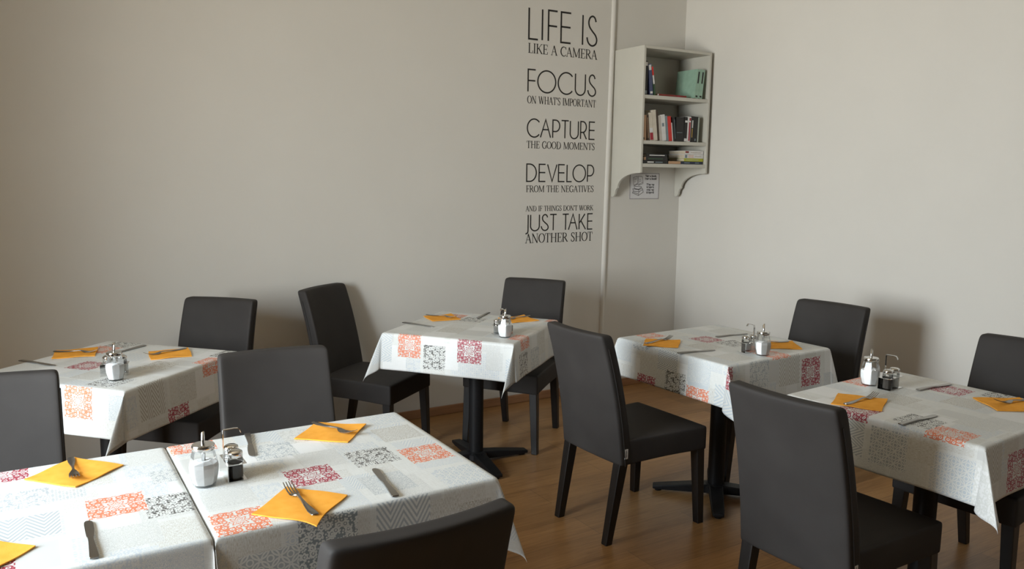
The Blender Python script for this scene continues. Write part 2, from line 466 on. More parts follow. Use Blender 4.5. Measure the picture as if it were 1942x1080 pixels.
# ------------------------------------------------------------------ tables
K = 0.928            # measured plan units to metres on the table plane
HALF, OVER = 0.356, 0.186
TZ = 0.757
def make_table():
    t = thing('pedestal_table', '', 'table')
    MB().box(-0.345, 0.345, -0.345, 0.345, 0.724, 0.750).build('tabletop', M_TOP, t, bevel=0.004)
    c = MB().lathe([(0.040, 0.05), (0.040, 0.70)], 24).lathe([(0.085, 0.70), (0.085, 0.706), (0.05, 0.71), (0.05, 0.724)], 24).lathe([(0.062, 0.022), (0.062, 0.048), (0.046, 0.062)], 24)
    c.build('column', M_IRON, t, smooth=40)
    for k in range(4):
        a = R(45+90*k); d = Vector((cos(a), sin(a), 0)); n = Vector((-sin(a), cos(a), 0))
        def sec(s, hw, z0, z1): return [tuple(d*s+n*hw*q+Vector((0, 0, z))) for q, z in ((-1, z0), (1, z0), (1, z1), (-1, z1))]
        arm = MB().strip([sec(0.03, 0.034, 0.016, 0.060), sec(0.12, 0.032, 0.014, 0.052), sec(0.26, 0.029, 0.012, 0.034), sec(0.305, 0.025, 0.012, 0.028)])
        ao = arm.build('base_arm', M_IRON, t, bevel=0.004)
        g = d*0.278
        MB().lathe([(0.016, 0.0), (0.018, 0.004), (0.018, 0.0125)], 16, (g.x, g.y, 0)).build('glide', M_IRON, ao, smooth=40)
    return t
table_maker = Maker(make_table)

INK = {'R': (0.36, 0.012, 0.045), 'O': (0.76, 0.20, 0.085), 'C': (0.085, 0.08, 0.075), 'G': (0.42, 0.46, 0.49), 'B': (0.24, 0.28, 0.30),
       'P': (0.54, 0.60, 0.65), 'T': (0.46, 0.44, 0.39), 'W': (0.83, 0.84, 0.84), 'L': (0.52, 0.50, 0.44), 'S': (0.57, 0.58, 0.565)}

def cloth(name_label, cx, cy, ang, hx, hy, patches, flaps, tilts, seed):
    """patches: (kind, ink, u, v[, size]) in plan units of the unfolded cloth; flaps: horizontal lean of the four corner folds"""
    rnd = random.Random(seed)
    step = 0.008
    nx, ny = int(round((hx+OVER)/step)), int(round((hy+OVER)/step))
    sx, sy = (hx+OVER)/nx, (hy+OVER)/ny
    W_, H_ = 2*nx+1, 2*ny+1
    cells = []
    for kd, ink, u, v, *s in patches:
        s = (s[0] if s else 0.136)*K/2
        cells.append((u*K-s, u*K+s, v*K-s, v*K+s, kd, INK[ink]))
    # quiet filler patches between the measured ones
    pitch = 0.142
    ox, oy = rnd.uniform(0, pitch), rnd.uniform(0, pitch)
    fill = []
    kinds = [(4, 'L'), (6, 'S'), (7, 'W'), (3, 'P'), (7, 'W'), (6, 'P'), (4, 'S'), (5, 'P'), (7, 'S'), (2, 'P'), (4, 'L')]
    i = -6
    while i < 7:
        j = -6
        while j < 7:
            kd, ink = rnd.choice(kinds)
            w = rnd.choice((0.118, 0.126, 0.126, 0.08)); hgt = rnd.choice((0.118, 0.126, 0.138))
            u0, v0 = ox+i*pitch+rnd.uniform(-0.012, 0.012), oy+j*pitch+rnd.uniform(-0.012, 0.012)
            fill.append((u0, u0+w, v0, v0+hgt, kd, tuple(0.8*a+0.2*0.75 for a in INK[ink])))
            j += 1
        i += 1
    allc = cells+fill
    verts = []
    def fold(u, v):
        au, av = abs(u), abs(v)
        su, sv = (1 if u >= 0 else -1), (1 if v >= 0 else -1)
        du, dv = max(0.0, au-hx), max(0.0, av-hy)
        tx = tilts[0 if su > 0 else 1]; ty = tilts[2 if sv > 0 else 3]
        x, y = max(-hx, min(hx, u)), max(-hy, min(hy, v))
        if du == 0 and dv == 0: return (x, y, TZ)
        if dv == 0:
            e = math.exp(-((hy-av)/0.10)**2)
            t = tx*(1+0.8*e)+0.012*sin(v*13+seed)
            return (x+su*t*du, y, TZ-du*sqrt(1-t*t))
        if du == 0:
            e = math.exp(-((hx-au)/0.10)**2)
            t = ty*(1+0.8*e)+0.012*sin(u*13+seed)
            return (x, y+sv*t*dv, TZ-dv*sqrt(1-t*t))
        r = hypot(du, dv); ph = atan2(dv, du)/(pi/2)          # 0 on the x face .. 1 on the y face
        a, b_ = flaps[(0 if su > 0 else 1)+(0 if sv > 0 else 2)]
        h0 = (tx*1.8+0.012*sin(sv*hy*13+seed), 0.0); h1 = (0.0, ty*1.8+0.012*sin(su*hx*13+seed)); hm = (a, b_)
        if ph < 0.5:
            s = ph*2; k = s*s*(3-2*s)
            hxo = h0[0]+(hm[0]-h0[0])*min(1, s*1.25); hyo = hm[1]*k*k
        else:
            s = (1-ph)*2; k = s*s*(3-2*s)
            hyo = h1[1]+(hm[1]-h1[1])*min(1, s*1.25); hxo = hm[0]*k*k
        q = min(0.9, hxo*hxo+hyo*hyo)
        return (x+su*hxo*r, y+sv*hyo*r, TZ-r*sqrt(1-q))
    for j in range(H_):
        for i in range(W_):
            verts.append(fold((i-nx)*sx, (j-ny)*sy))
    # round the folds off a little
    for _ in range(3):
        nv = list(verts)
        for j in range(1, H_-1):
            for i in range(1, W_-1):
                k = j*W_+i
                p = verts[k]
                if abs((i-nx)*sx) < hx-0.04 and abs((j-ny)*sy) < hy-0.04: continue
                a = verts[k-1]; b_ = verts[k+1]; c = verts[k-W_]; d = verts[k+W_]
                nv[k] = tuple(0.5*p[q]+0.125*(a[q]+b_[q]+c[q]+d[q]) for q in range(3))
        verts = nv
    faces, kinds_, inks, uvp, uvc = [], [], [], [], []
    for j in range(H_-1):
        for i in range(W_-1):
            faces.append((j*W_+i, j*W_+i+1, (j+1)*W_+i+1, (j+1)*W_+i))
            u0, v0 = (i-nx)*sx, (j-ny)*sy
            uc, vc = u0+sx/2, v0+sy/2
            hit = None
            for c in allc:
                if c[0] <= uc < c[1] and c[2] <= vc < c[3]: hit = c; break
            kinds_.append(hit[4] if hit else 0)
            ic = hit[5] if hit else (1, 1, 1)
            for du, dv in ((0, 0), (sx, 0), (sx, sy), (0, sy)):
                uvc += [u0+du, v0+dv]
                if hit: uvp += [(u0+du-hit[0])/(hit[1]-hit[0]), (v0+dv-hit[2])/(hit[3]-hit[2])]
                else: uvp += [0.5, 0.5]
                inks += [*ic, 1.0]
    me = bpy.data.meshes.new('tablecloth')
    me.from_pydata(verts, [], faces)
    me.materials.append(M_CLOTH)
    l1 = me.uv_layers.new(name='patch'); l1.data.foreach_set('uv', uvp)
    l2 = me.uv_layers.new(name='cloth'); l2.data.foreach_set('uv', uvc)
    at = me.attributes.new('kind', 'FLOAT', 'FACE'); at.data.foreach_set('value', [float(k) for k in kinds_])
    ca = me.color_attributes.new('ink', 'FLOAT_COLOR', 'CORNER'); ca.data.foreach_set('color', inks)
    me.polygons.foreach_set('use_smooth', [True]*len(faces))
    o = bpy.data.objects.new('tablecloth', me); COL.objects.link(o)
    md = o.modifiers.new('thickness', 'SOLIDIFY'); md.thickness = 0.0012; md.offset = -1
    o.location = (cx, cy, 0); o.rotation_euler = (0, 0, R(ang))
    tag(o, name_label, 'tablecloth', 'patchwork tablecloths')
    return o

HO = 0.384           # fold line in plan units
def XN(d): return -(HO+d)
T = {}
# name: centre, angle, half sizes, base centre, patches, flaps (++, -+, +-, --), tilts (+x, -x, +y, -y)
TABLES = {
 'front': dict(c=(0.684, 2.121), a=0, h=(0.362, 0.346), base=(0.70, 2.07), seed=11,
   lab='small pedestal table in the front centre, set against the lower left table',
   clo='patchwork tablecloth on the front centre table, with a seam along its left side',
   pat=[(1, 'R', -.068, -.097), (2, 'C', .139, -.037), (1, 'O', .294, -.086), (1, 'O', -.318, -.306), (6, 'G', .101, -.252), (2, 'G', -.108, .163),
        (5, 'P', .326, .311), (6, 'T', .298, .138), (5, 'P', .324, -.306), (3, 'P', -.122, .326), (1, 'O', -.32, .335), (2, 'S', .02, .27),
        (2, 'B', -.112, -.450, .15), (3, 'G', .095, -.448, .152), (4, 'T', .215, -.44, .085), (6, 'T', .30, -.49), (5, 'G', -.262, -.505, .15), (4, 'L', -.30, -.40), (3, 'P', .03, -.21, .10),
        (6, 'S', -.31, -.13), (4, 'L', -.20, -.02, .10)],
   fl=[(.2, .2), (.0, .2), (.30, .10), (-.02, .16)], ti=(.05, -.005, .05, .04)),
 'left': dict(c=(-0.0365, 2.121), a=0, h=(0.356, 0.346), base=(-0.06, 2.12), seed=5,
   lab='small pedestal table at the lower left corner of the view',
   clo='patchwork tablecloth on the lower left table, cut off by the edge of the view',
   pat=[(1, 'O', .205, -.053), (2, 'C', .335, -.112), (2, 'G', -.005, .109), (3, 'G', .005, -.09, .15), (1, 'R', -.055, .335), (2, 'G', .36, .104, .10),
        (6, 'S', .213, -.264), (1, 'R', -.085, -.29), (4, 'L', .15, .19), (4, 'S', .33, .29), (5, 'G', .10, .10, .10), (7, 'W', -.15, 0), (4, 'L', .33, -.30), (6, 'P', .22, -.47), (3, 'P', .06, -.47)],
   fl=[(.0, .2), (.2, .2), (-.02, .16), (.2, .2)], ti=(-.005, .05, .05, .04)),
 'wall': dict(c=(0.301, 3.675), a=43, h=(HALF, HALF), base=(0.262, 3.60), seed=3,
   lab='small pedestal table at the left, turned cornerwise in front of the bare wall',
   clo='patchwork tablecloth on the cornerwise table at the left edge',
   pat=[(1, 'R', -.085, .071), (1, 'O', .196, .258), (2, 'C', .325, .24), (2, 'C', -.28, -.235), (1, 'O', .16, -.385, .125), (2, 'C', .31, -.375),
        (1, 'O', XN(.06), -.16), (3, 'T', -.235, -.455, .15), (1, 'R', -.083, -.59), (6, 'T', -.22, -.08, .12), (2, 'T', .02, -.22), (4, 'T', -.02, -.46, .12), (6, 'G', XN(.07), -.36, .1),
        (7, 'W', XN(.13), .0), (4, 'L', .3, -.5, .1)],
   fl=[(.2, .2), (.2, .2), (.2, .2), (.34, -.10)], ti=(.05, .05, .05, .05)),
 'corner': dict(c=(2.023, 3.703), a=38.5, h=(HALF, HALF), base=(2.046, 3.717), seed=8,
   lab='small pedestal table in the middle, turned cornerwise below the wall lettering',
   clo='patchwork tablecloth on the cornerwise table below the wall lettering',
   pat=[(2, 'C', .173, .08), (6, 'T', -.17, .06), (1, 'O', .235, .227), (1, 'O', -.215, -.375), (1, 'O', .345, -.39, .12), (1, 'O', XN(.055), .212), (2, 'C', XN(.11), .065),
        (1, 'R', XN(.057), -.137), (2, 'C', -.25, -.525), (2, 'G', -.06, -.535), (3, 'P', XN(.08), .40, .16), (3, 'P', XN(.16), -.42, .16), (3, 'P', -.42, XN(.16), .16), (7, 'W', XN(.13), .3), (7, 'W', XN(.10), -.01),
        (6, 'S', XN(.10), -.28, .10), (4, 'L', .05, -.46)],
   fl=[(.2, .2), (.3, .25), (.2, .2), (.34, -.10)], ti=(.05, .06, .05, .05)),
 'shelf': dict(c=(2.881, 2.762), a=2.5, h=(HALF, HALF), base=(2.85, 2.725), seed=21,
   lab='small pedestal table between the bookshelf corner and the right-hand table',
   clo='patchwork tablecloth on the table in front of the bookshelf corner',
   pat=[(1, 'O', -.201, .336), (1, 'R', -.01, .094), (6, 'T', -.157, -.027), (2, 'C', .035, -.055), (1, 'O', .0, -.325), (2, 'C', XN(.165), -.06), (1, 'O', XN(.213), -.21, .14), (1, 'R', XN(.225), .143),
        (2, 'G', XN(-.03), .19, .13), (6, 'P', XN(.05), -.21, .15), (3, 'G', XN(.04), 0, .13), (1, 'R', -.415, XN(.07), .13), (2, 'G', -.16, XN(.062)), (3, 'T', .06, XN(.07), .15), (1, 'R', .225, XN(.105), .145),
        (4, 'L', XN(.1), .1, .2), (7, 'P', XN(.16), -.21, .13), (6, 'S', .25, .2), (3, 'P', XN(.2), -.42, .2), (3, 'P', -.45, XN(.2), .2), (6, 'P', XN(.05), .33, .13)],
   fl=[(.2, .2), (.2, .2), (.26, .12), (.30, .48)], ti=(.05, .04, .05, .05)),
 'edge': dict(c=(2.779, 1.638), a=4, h=(HALF, HALF), base=(2.74, 1.60), br=-45, seed=14,
   lab='small pedestal table at the right edge of the view',
   clo='patchwork tablecloth on the table at the right edge of the view',
   pat=[(2, 'C', -.28, -.109), (1, 'O', -.335, -.25), (1, 'R', -.345, .09), (1, 'R', .249, .04), (6, 'T', .103, -.089), (2, 'C', .34, -.13), (6, 'T', -.069, .097), (1, 'O', .06, .33),
        (5, 'G', XN(.1), -.063), (3, 'G', XN(.09), .1, .13), (5, 'P', XN(.12), -.29, .14), (1, 'R', -.15, XN(.12), .14), (3, 'T', -.33, XN(.07), .13), (2, 'W', XN(.16), -.46, .2), (2, 'P', -.46, XN(.16), .2),
        (4, 'L', XN(.06), -.18, .1), (6, 'S', -.13, -.25), (3, 'S', .05, .17), (4, 'L', -.2, -.4, .1)],
   fl=[(.2, .2), (.2, .2), (.2, .2), (.50, .42)], ti=(.05, .05, .05, .05)),
}
for key, t in TABLES.items():
    o = table_maker(t['lab'], (t['base'][0], t['base'][1], 0), R(t['a']+t.get('br', 0)), 'pedestal tables')
    # the board sits under its cloth even where the pedestal stands a little off centre
    dx, dy = t['c'][0]-t['base'][0], t['c'][1]-t['base'][1]
    ba = t['a']+t.get('br', 0); ca, sa = cos(R(-ba)), sin(R(-ba))
    for ch in o.children:
        if ch.name.startswith('tabletop'):
            ch.location = (dx*ca-dy*sa, dx*sa+dy*ca, 0); ch.rotation_euler = (0, 0, -R(t.get('br', 0)))
    cloth(t['clo'], t['c'][0], t['c'][1], t['a'], t['h'][0], t['h'][1], t['pat'], t['fl'], t['ti'], t['seed'])

# ------------------------------------------------------------------ chairs
def back_fn(u, v, w):
    hw = 0.203-0.010*v
    yr = -0.212-0.118*(0.35*v+0.65*v*v) if v < 1 else -0.330
    th = 0.066-0.006*v
    z = 0.345+0.570*v
    y = yr+w*th-0.028*(1-u*u)*(0.3+0.7*v)
    return (u*hw, y, z-0.006*(1-w)*0)
def make_chair():
    t = thing('dining_chair', '', 'chair')
    MB().boxgrid([-1, -.90, -.5, 0, .5, .90, 1], [0, .035, .25, .5, .75, .93, 1], [0, .32, .68, 1], back_fn).build('backrest', M_LEATHER, t, smooth=180, subsurf=2)
    def seat_fn(u, v, w):
        hw = 0.198+0.031*v
        y = -0.20+0.470*v
        z = 0.344+0.110*w
        if w > 0.9: z += 0.012*(1-u*u)*(1-(2*v-1)**2)
        if w < 0.1: z += 0.010*(1-abs(2*v-1))
        return (u*hw, y, z)
    MB().boxgrid([-1, -.93, -.5, 0, .5, .93, 1], [0, .05, .3, .6, .94, 1], [0, .10, .80, 1], seat_fn).build('seat', M_LEATHER, t, smooth=180, subsurf=2)
    for s in (-1, 1):
        MB().frustum((s*0.214, 0.250, 0.0), (0.017, 0.017), (s*0.198, 0.240, 0.385), (0.023, 0.023)).build('leg', M_LEG, t, bevel=0.003)
        MB().frustum((s*0.168, -0.250, 0.0), (0.017, 0.017), (s*0.172, -0.182, 0.385), (0.023, 0.024)).build('leg', M_LEG, t, bevel=0.003)
        pts = [Vector(back_fn(s, v/10, .34))+Vector((s*0.0006, 0, 0)) for v in range(0, 10)]
        MB().tube(pts, 0.0022, 6).build('seam', M_SEAM, t)
    return t
chair_maker = Maker(make_chair)
G_CH = 'dark leatherette dining chairs'
CHAIRS = [
 ((-0.140, 2.637), -94, 'leatherette chair at the left edge, its back rising behind the lower left table', False),
 ((0.636, 4.004), -134, 'leatherette chair against the bare wall, behind the cornerwise table at the left', False),
 ((0.736, 2.597), -93.5, 'leatherette chair tucked in at the far side of the front centre table', False),
 ((1.610, 4.172), -53, 'leatherette chair angled by the wall, left of the table below the lettering', False),
 ((2.458, 3.970), -143, 'dark leatherette chair below the wall lettering, behind the middle table', False),
 ((2.291, 2.738), 2, 'whole leatherette chair seen from behind in mid view, white tag at its seam', True),
 ((3.274, 2.624), -173, 'leatherette chair by the right wall, behind the table by the bookshelf corner', False),
 ((2.228, 1.608), 4, 'large leatherette chair at the lower right, seen from behind, its white tag near the frame', True),
 ((3.168, 1.618), -176, 'dark leatherette chair cut off by the right edge, behind the right-hand table', False),
 ((0.602, 1.608), 91.5, 'nearest leatherette chair, only its back top showing at the bottom of the view', False),
]
for (x, y), a, lab, tg in CHAIRS:
    o = chair_maker(lab, (x, y, 0), R(a-90), G_CH)
    if tg:
        p = Vector(back_fn(1, 0.055, 0.30))
        tb = MB().box(p.x-0.0005, p.x+0.0015, p.y, p.y+0.018, p.z, p.z+0.042)
        to = tb.build('care_tag', M_TAG, o)
        to['label'] = 'white fabric tag with dark print sewn into the seam'
        pr = MB()
        for k in range(7):
            pr.box(p.x+0.0015, p.x+0.002, p.y+0.007, p.y+0.007+(0.005 if k % 3 else 0.0035), p.z+0.005+k*0.0048, p.z+0.005+k*0.0048+0.0036)
        pr.build('tag_print', M_TAGINK, to)

# ------------------------------------------------------------------ napkins, forks, knives
Q = 0.930
NZ = TZ+0.0012
def napkin(label, cx, cy, ang, edge=None, lift=0.004):
    n = 20; hs = 0.083
    cx *= Q; cy *= Q
    ca, sa = cos(R(ang)), sin(R(ang))
    top, bot = [], []
    rnd = random.Random(label)
    p1, p2 = rnd.uniform(0, 6), rnd.uniform(0, 6)
    for j in range(n+1):
        for i in range(n+1):
            u, v = (2*i/n-1), (2*j/n-1)
            x = hs*u*(1-0.02*sin(3*v+p1)); y = hs*v*(1-0.02*sin(3*u+p2))
            z = 0.0036+0.0012*sin(4*u+p1)*sin(3*v+p2)+lift*max(0, u)**2*max(0, v)**2
            yw = cy+x*sa+y*ca
            dz = 0.0
            if edge is not None and yw < edge:
                e = edge-yw; dz = -e*e*6 if e < 0.05 else -0.015-(e-0.05)*0.7
            top.append((x, y, z+dz)); bot.append((x, y, z+dz-0.003))
    m_ = n+1; V = top+bot; F_ = []
    for j in range(n):
        for i in range(n):
            a = j*m_+i
            F_.append((a, a+1, a+m_+1, a+m_)); F_.append((a+m_*m_, a+m_+m_*m_, a+m_+1+m_*m_, a+1+m_*m_))
    bd = [i for i in range(m_)]+[j*m_+n for j in range(1, m_)]+[n*m_+i for i in range(n-1, -1, -1)]+[j*m_ for j in range(n-1, 0, -1)]
    for k in range(len(bd)):
        a, b_ = bd[k], bd[(k+1) % len(bd)]
        F_.append((a, a+m_*m_, b_+m_*m_, b_))
    o = MB().add(V, F_).build('napkin', M_NAPKIN, smooth=50, loc=(cx, cy, NZ-0.0002), rotz=R(ang))
    return tag(o, label, 'napkin', 'orange paper napkins')

def make_fork():
    t = thing('fork', '', 'fork')
    def sec(x, hw, z, th): return [(x, -hw, z-th), (x, hw, z-th), (x, hw*0.8, z+th), (x, -hw*0.8, z+th)]
    pr = [(0, .006, .004, .0012), (.004, .0095, .0037, .0012), (.03, .0095, .003, .0012), (.06, .0062, .004, .0013), (.09, .0038, .0068, .0014), (.112, .0034, .0092, .0014), (.122, .0042, .0088, .0014)]
    MB().strip([sec(*p) for p in pr]).build('handle', M_STEEL, t, smooth=60)
    hd = MB().strip([sec(*p) for p in [(.122, .0042, .0088, .0014), (.128, .0085, .0075, .0012), (.136, .0118, .0052, .0011), (.148, .0125, .0032, .0010)]])
    for k in range(4):
        yc = -0.0106+k*0.00707
        def ts(x, hw, z, th): return [(x, yc-hw, z-th), (x, yc+hw, z-th), (x, yc+hw, z+th), (x, yc-hw, z+th)]
        hd.strip([ts(.147, .0019, .0032, .0010), ts(.165, .0018, .0050, .0011), ts(.182, .0015, .0100, .0010), ts(.198, .0010, .0170, .0008)])
    hd.build('tines', M_STEEL, t, smooth=50)
    return t
fork_maker = Maker(make_fork)
def fork(label, hx, hy, ang, z=0.0035, tilt=0.0):
    o = fork_maker(label, (hx*Q, hy*Q, NZ+z), R(ang), 'steel forks on the napkins')
    o.rotation_euler = (0, -R(tilt), R(ang))
    return o

def make_knife():
    t = thing('table_knife', '', 'knife')
    def sec(x, y0, y1, z, th): return [(x, y0, z-th), (x, y1, z-th), (x, y1, z+th), (x, y0, z+th)]
    MB().strip([sec(*p) for p in [(0, -.0085, .0085, .0028, .0020), (.006, -.0092, .0092, .0030, .0026), (.05, -.0072, .0072, .0034, .0030), (.09, -.0056, .0056, .0034, .0028), (.108, -.0060, .0060, .0032, .0022)]]).build('handle', M_STEEL, t, smooth=50, bevel=0.0008)
    MB().strip([sec(*p) for p in [(.108, -.0060, .0060, .0032, .0016), (.116, -.0075, .0075, .0030, .0011), (.15, -.0105, .0080, .0026, .0008), (.185, -.0110, .0080, .0024, .0007), (.200, -.0095, .0070, .0022, .0006), (.208, -.0045, .0030, .0021, .0005)]]).build('blade', M_STEEL, t, smooth=50)
    return t
knife_maker = Maker(make_knife)
def knife(label, hx, hy, ang):
    return knife_maker(label, (hx*Q, hy*Q, NZ), R(ang), 'steel table knives')

NAPS = [
 ('orange napkin at the far side of the front centre table', .840, 2.525, -40, None),
 ('orange napkin at the front centre table, one corner hanging over the near edge', .578, 1.992, 45, 1.778),
 ('orange napkin at the far side of the lower left table', .088, 2.531, 43, None),
 ('orange napkin in the lower left corner, cut off by the edge of the view', -.143, 2.057, 45, None),
 ('orange napkin at the left side of the cornerwise table at the left edge', .180, 4.230, -8, None),
 ('orange napkin at the right side of the cornerwise table at the left edge', .561, 4.010, -4, None),
 ('orange napkin at the left side of the middle table below the lettering', 2.119, 4.280, -8, None),
 ('orange napkin at the right side of the middle table, partly behind its sugar jar', 2.500, 4.026, -3, None),
 ('orange napkin at the left side of the table by the bookshelf corner', 2.797, 3.093, -46, None),
 ('orange napkin at the right of the bookshelf corner table, behind its sugar jar', 3.310, 2.768, -35, None),
 ('orange napkin at the left side of the right-hand table', 2.734, 1.890, -62, None),
 ('orange napkin at the right side of the right-hand table, cut off by the view', 3.215, 1.583, -34, None)]
for lab, x, y, a, e in NAPS: napkin(lab, x, y, a, e)
FORKS = [
 ('fork on the far napkin of the front centre table', .816, 2.643, -69),
 ('fork on the near napkin of the front centre table, tines pointing away from the viewer', .588, 1.900, 93),
 ('fork on the far napkin of the lower left table, tines pointing at the viewer', .084, 2.652, -90),
 ('fork on the left napkin of the cornerwise table at the left edge', .094, 4.294, -32),
 ('fork on the right napkin of the cornerwise table at the left edge', .643, 4.078, -155),
 ('fork on the left napkin of the middle table below the lettering', 2.068, 4.393, -56),
 ('fork on the right napkin of the middle table below the lettering', 2.615, 4.080, -164),
 ('fork on the left napkin of the table by the bookshelf corner', 2.701, 3.110, 10),
 ('fork on the right napkin of the bookshelf corner table, mostly hidden by sugar jar', 3.405, 2.795, 170),
 ('fork on the left napkin of the right-hand table', 2.641, 1.886, 4),
 ('fork on the right napkin of the right-hand table, handle cut off by the view', 3.375, 1.560, 168)]
for f in FORKS: fork(*f)
KNIVES = [
 ('knife at the right side of the front centre table, lying on a pale grey patch', .812, 1.918, 83.4),
 ('knife at the far side of the front centre table, behind the pepper shaker', .594, 2.640, -99),
 ('knife near the front edge of the lower left table', .094, 1.927, 90),
 ('knife at the left side of the cornerwise table at the left edge', -.042, 4.178, -54),
 ('knife behind the sugar jar on the cornerwise table at the left edge', .484, 4.263, -140),
 ('knife at the left side of the middle table below the lettering', 1.851, 4.244, -63),
 ('knife at the far side of the middle table below the lettering', 2.457, 4.305, -139),
 ('knife at the left front of the table by the bookshelf corner', 2.702, 2.871, -7),
 ('knife at the far side of the table by the bookshelf corner', 3.171, 3.077, -3),
 ('knife across the black floral patch on the right-hand table', 2.606, 1.635, 1),
 ('knife at the far side of the right-hand table', 3.102, 1.883, -2)]
for f in KNIVES: knife(*f)

# ------------------------------------------------------------------ sugar jars, cruets
def make_sugar():
    t = thing('sugar_jar', '', 'sugar jar')
    prof = [(.0275, .0), (.0285, .003), (.0345, .028), (.0365, .050), (.0325, .072), (.0265, .092), (.0245, .098)]
    MB().lathe(prof, 8, caps=False, phase=pi/8).lathe([(.0275, 0.0), (.0001, 0.0)], 8, caps=False, phase=pi/8).build('glass_jar', M_GLASS, t)
    sg = [(.0255, .0045), (.0265, .006), (.0325, .028), (.0345, .050), (.0335, .060), (.018, .066), (.0001, .064)]
    MB().lathe(sg, 8, caps=False, phase=pi/8).lathe([(.0001, .0045), (.0255, .0045)], 8, caps=False, phase=pi/8).build('sugar', M_SUGAR, t)
    MB().lathe([(.0268, .094), (.0282, .096), (.0282, .1065), (.0268, .1085), (.020, .1095), (.0045, .1100)], 28).build('lid', M_CHROME, t, smooth=40)
    n = 16; V = []; F_ = []
    for z0, sl in ((.056, 0), (.112, 0), (.137, 1)):
        V += [(.0052*cos(2*pi*i/n), .0052*sin(2*pi*i/n), z0+sl*.006*cos(2*pi*i/n)) for i in range(n)]
    for k in range(2): F_ += [(k*n+i, k*n+(i+1) % n, (k+1)*n+(i+1) % n, (k+1)*n+i) for i in range(n)]
    o = MB().add(V, F_).build('spout', M_CHROME, t, smooth=40)
    md = o.modifiers.new('thickness', 'SOLIDIFY'); md.thickness = 0.0008
    return t
sugar_maker = Maker(make_sugar)

def make_rack():
    t = thing('cruet_rack', '', 'cruet rack')
    L, Wd, th = 0.050, 0.0240, 0.0012
    b = MB().box(-L, L, -Wd, Wd, 0.0, th).box(-L, L, -Wd-th, -Wd, 0.0, 0.045)
    b.build('base', M_CHROME, t)
    up = MB()
    n = 32; z0, z1 = 0.0440, 0.0452
    for s in (-1, 1):                      # a plate with a round hole on either half
        cx = s*0.0242; r = 0.0205; V = []; F_ = []
        x0, x1 = (cx-0.0258, cx+0.0242) if s < 0 else (cx-0.0242, cx+0.0258)
        for i in range(n):
            a = 2*pi*i/n; dx, dy = cos(a), sin(a)
            tx = ((x1 if dx > 0 else x0)-cx)/dx if abs(dx) > 1e-6 else 1e9
            ty = Wd/abs(dy) if abs(dy) > 1e-6 else 1e9
            k = min(tx, ty)
            V += [(cx+r*dx, r*dy, z0), (cx+r*dx, r*dy, z1), (cx+k*dx, k*dy, z1), (cx+k*dx, k*dy, z0)]
        for i in range(n):
            a, b_ = 4*i, 4*((i+1) % n)
            for q in range(4): F_.append((a+q, a+(q+1) % 4, b_+(q+1) % 4, b_+q))
        up.add(V, F_)
    up.build('ring_plate', M_CHROME, t, smooth=40)
    hp = [(-Wd-0.0006, 0.040), (-Wd-0.0006, 0.10), (-Wd-0.0006, 0.124), (-Wd+0.001, 0.1275), (0.004, 0.1285), (0.014, 0.1275), (0.019, 0.122), (0.021, 0.115)]
    secs = []
    for i, (y, z) in enumerate(hp):
        y0, za = hp[max(i-1, 0)]; y1, zb = hp[min(i+1, len(hp)-1)]
        l = hypot(y1-y0, zb-za) or 1; ny, nz = -(zb-za)/l*0.0007, (y1-y0)/l*0.0007
        secs.append([(-.0042, y-ny, z-nz), (.0042, y-ny, z-nz), (.0042, y+ny, z+nz), (-.0042, y+ny, z+nz)])
    MB().strip(secs).build('handle', M_CHROME, t, smooth=40)
    return t
rack_maker = Maker(make_rack)

def shaker_fn(name, filling, fm, cat):
    def fn():
        t = thing(name, '', cat)
        MB().lathe([(.0001, 0), (.0180, 0), (.0190, .003), (.0190, .050), (.0182, .056), (.0168, .061)], 10, caps=False).build('glass_jar', M_GLASS, t)
        MB().lathe([(.0001, .003), (.0166, .003), (.0173, .006), (.0173, .042), (.0001, .044)], 10, caps=False).build(filling, fm, t)
        MB().lathe([(.0182, .058), (.0190, .0595), (.0190, .069), (.0180, .0720), (.0130, .0755), (.002, .0770)], 22).build('lid', M_CHROME, t, smooth=40)
        return t
    return fn
salt_maker = Maker(shaker_fn('salt_shaker', 'salt', M_SALT, 'salt shaker'))
pepper_maker = Maker(shaker_fn('pepper_shaker', 'pepper', M_PEPPER, 'pepper shaker'))
CR = [  # sugar xy, rack xy, rack angle, where, salt first
 ((0.362, 2.101), (0.4415, 2.131), -90, 'front centre table', -1),
 ((0.273, 3.366), (0.281, 3.453), -12, 'cornerwise left table', -1),
 ((2.013, 3.366), (2.040, 3.442), -14, 'table below the lettering', 1),
 ((2.840, 2.470), (2.843, 2.550), -3, 'bookshelf corner table', 1),
 ((2.800, 1.898), (2.824, 1.825), 186, 'right-hand table', -1)]
for (sx_, sy_), (rx_, ry_), ra, where, sd in CR:
    sugar_maker('glass sugar jar with chrome pour spout on the '+where, (sx_, sy_, NZ), R(ra+11), 'sugar jars')
    rack_maker('chrome cruet rack with hooked handle on the '+where, (rx_, ry_, NZ), R(ra), 'cruet racks')
    for mk, s, nm in ((salt_maker, sd, 'salt shaker with white filling'), (pepper_maker, -sd, 'pepper shaker with dark filling')):
        dx, dy = s*0.0242*cos(R(ra)), s*0.0242*sin(R(ra))
        mk('glass '+nm+' in the cruet rack on the '+where, (rx_+dx, ry_+dy, NZ+0.0013), R(ra), 'glass shakers in the cruet racks')

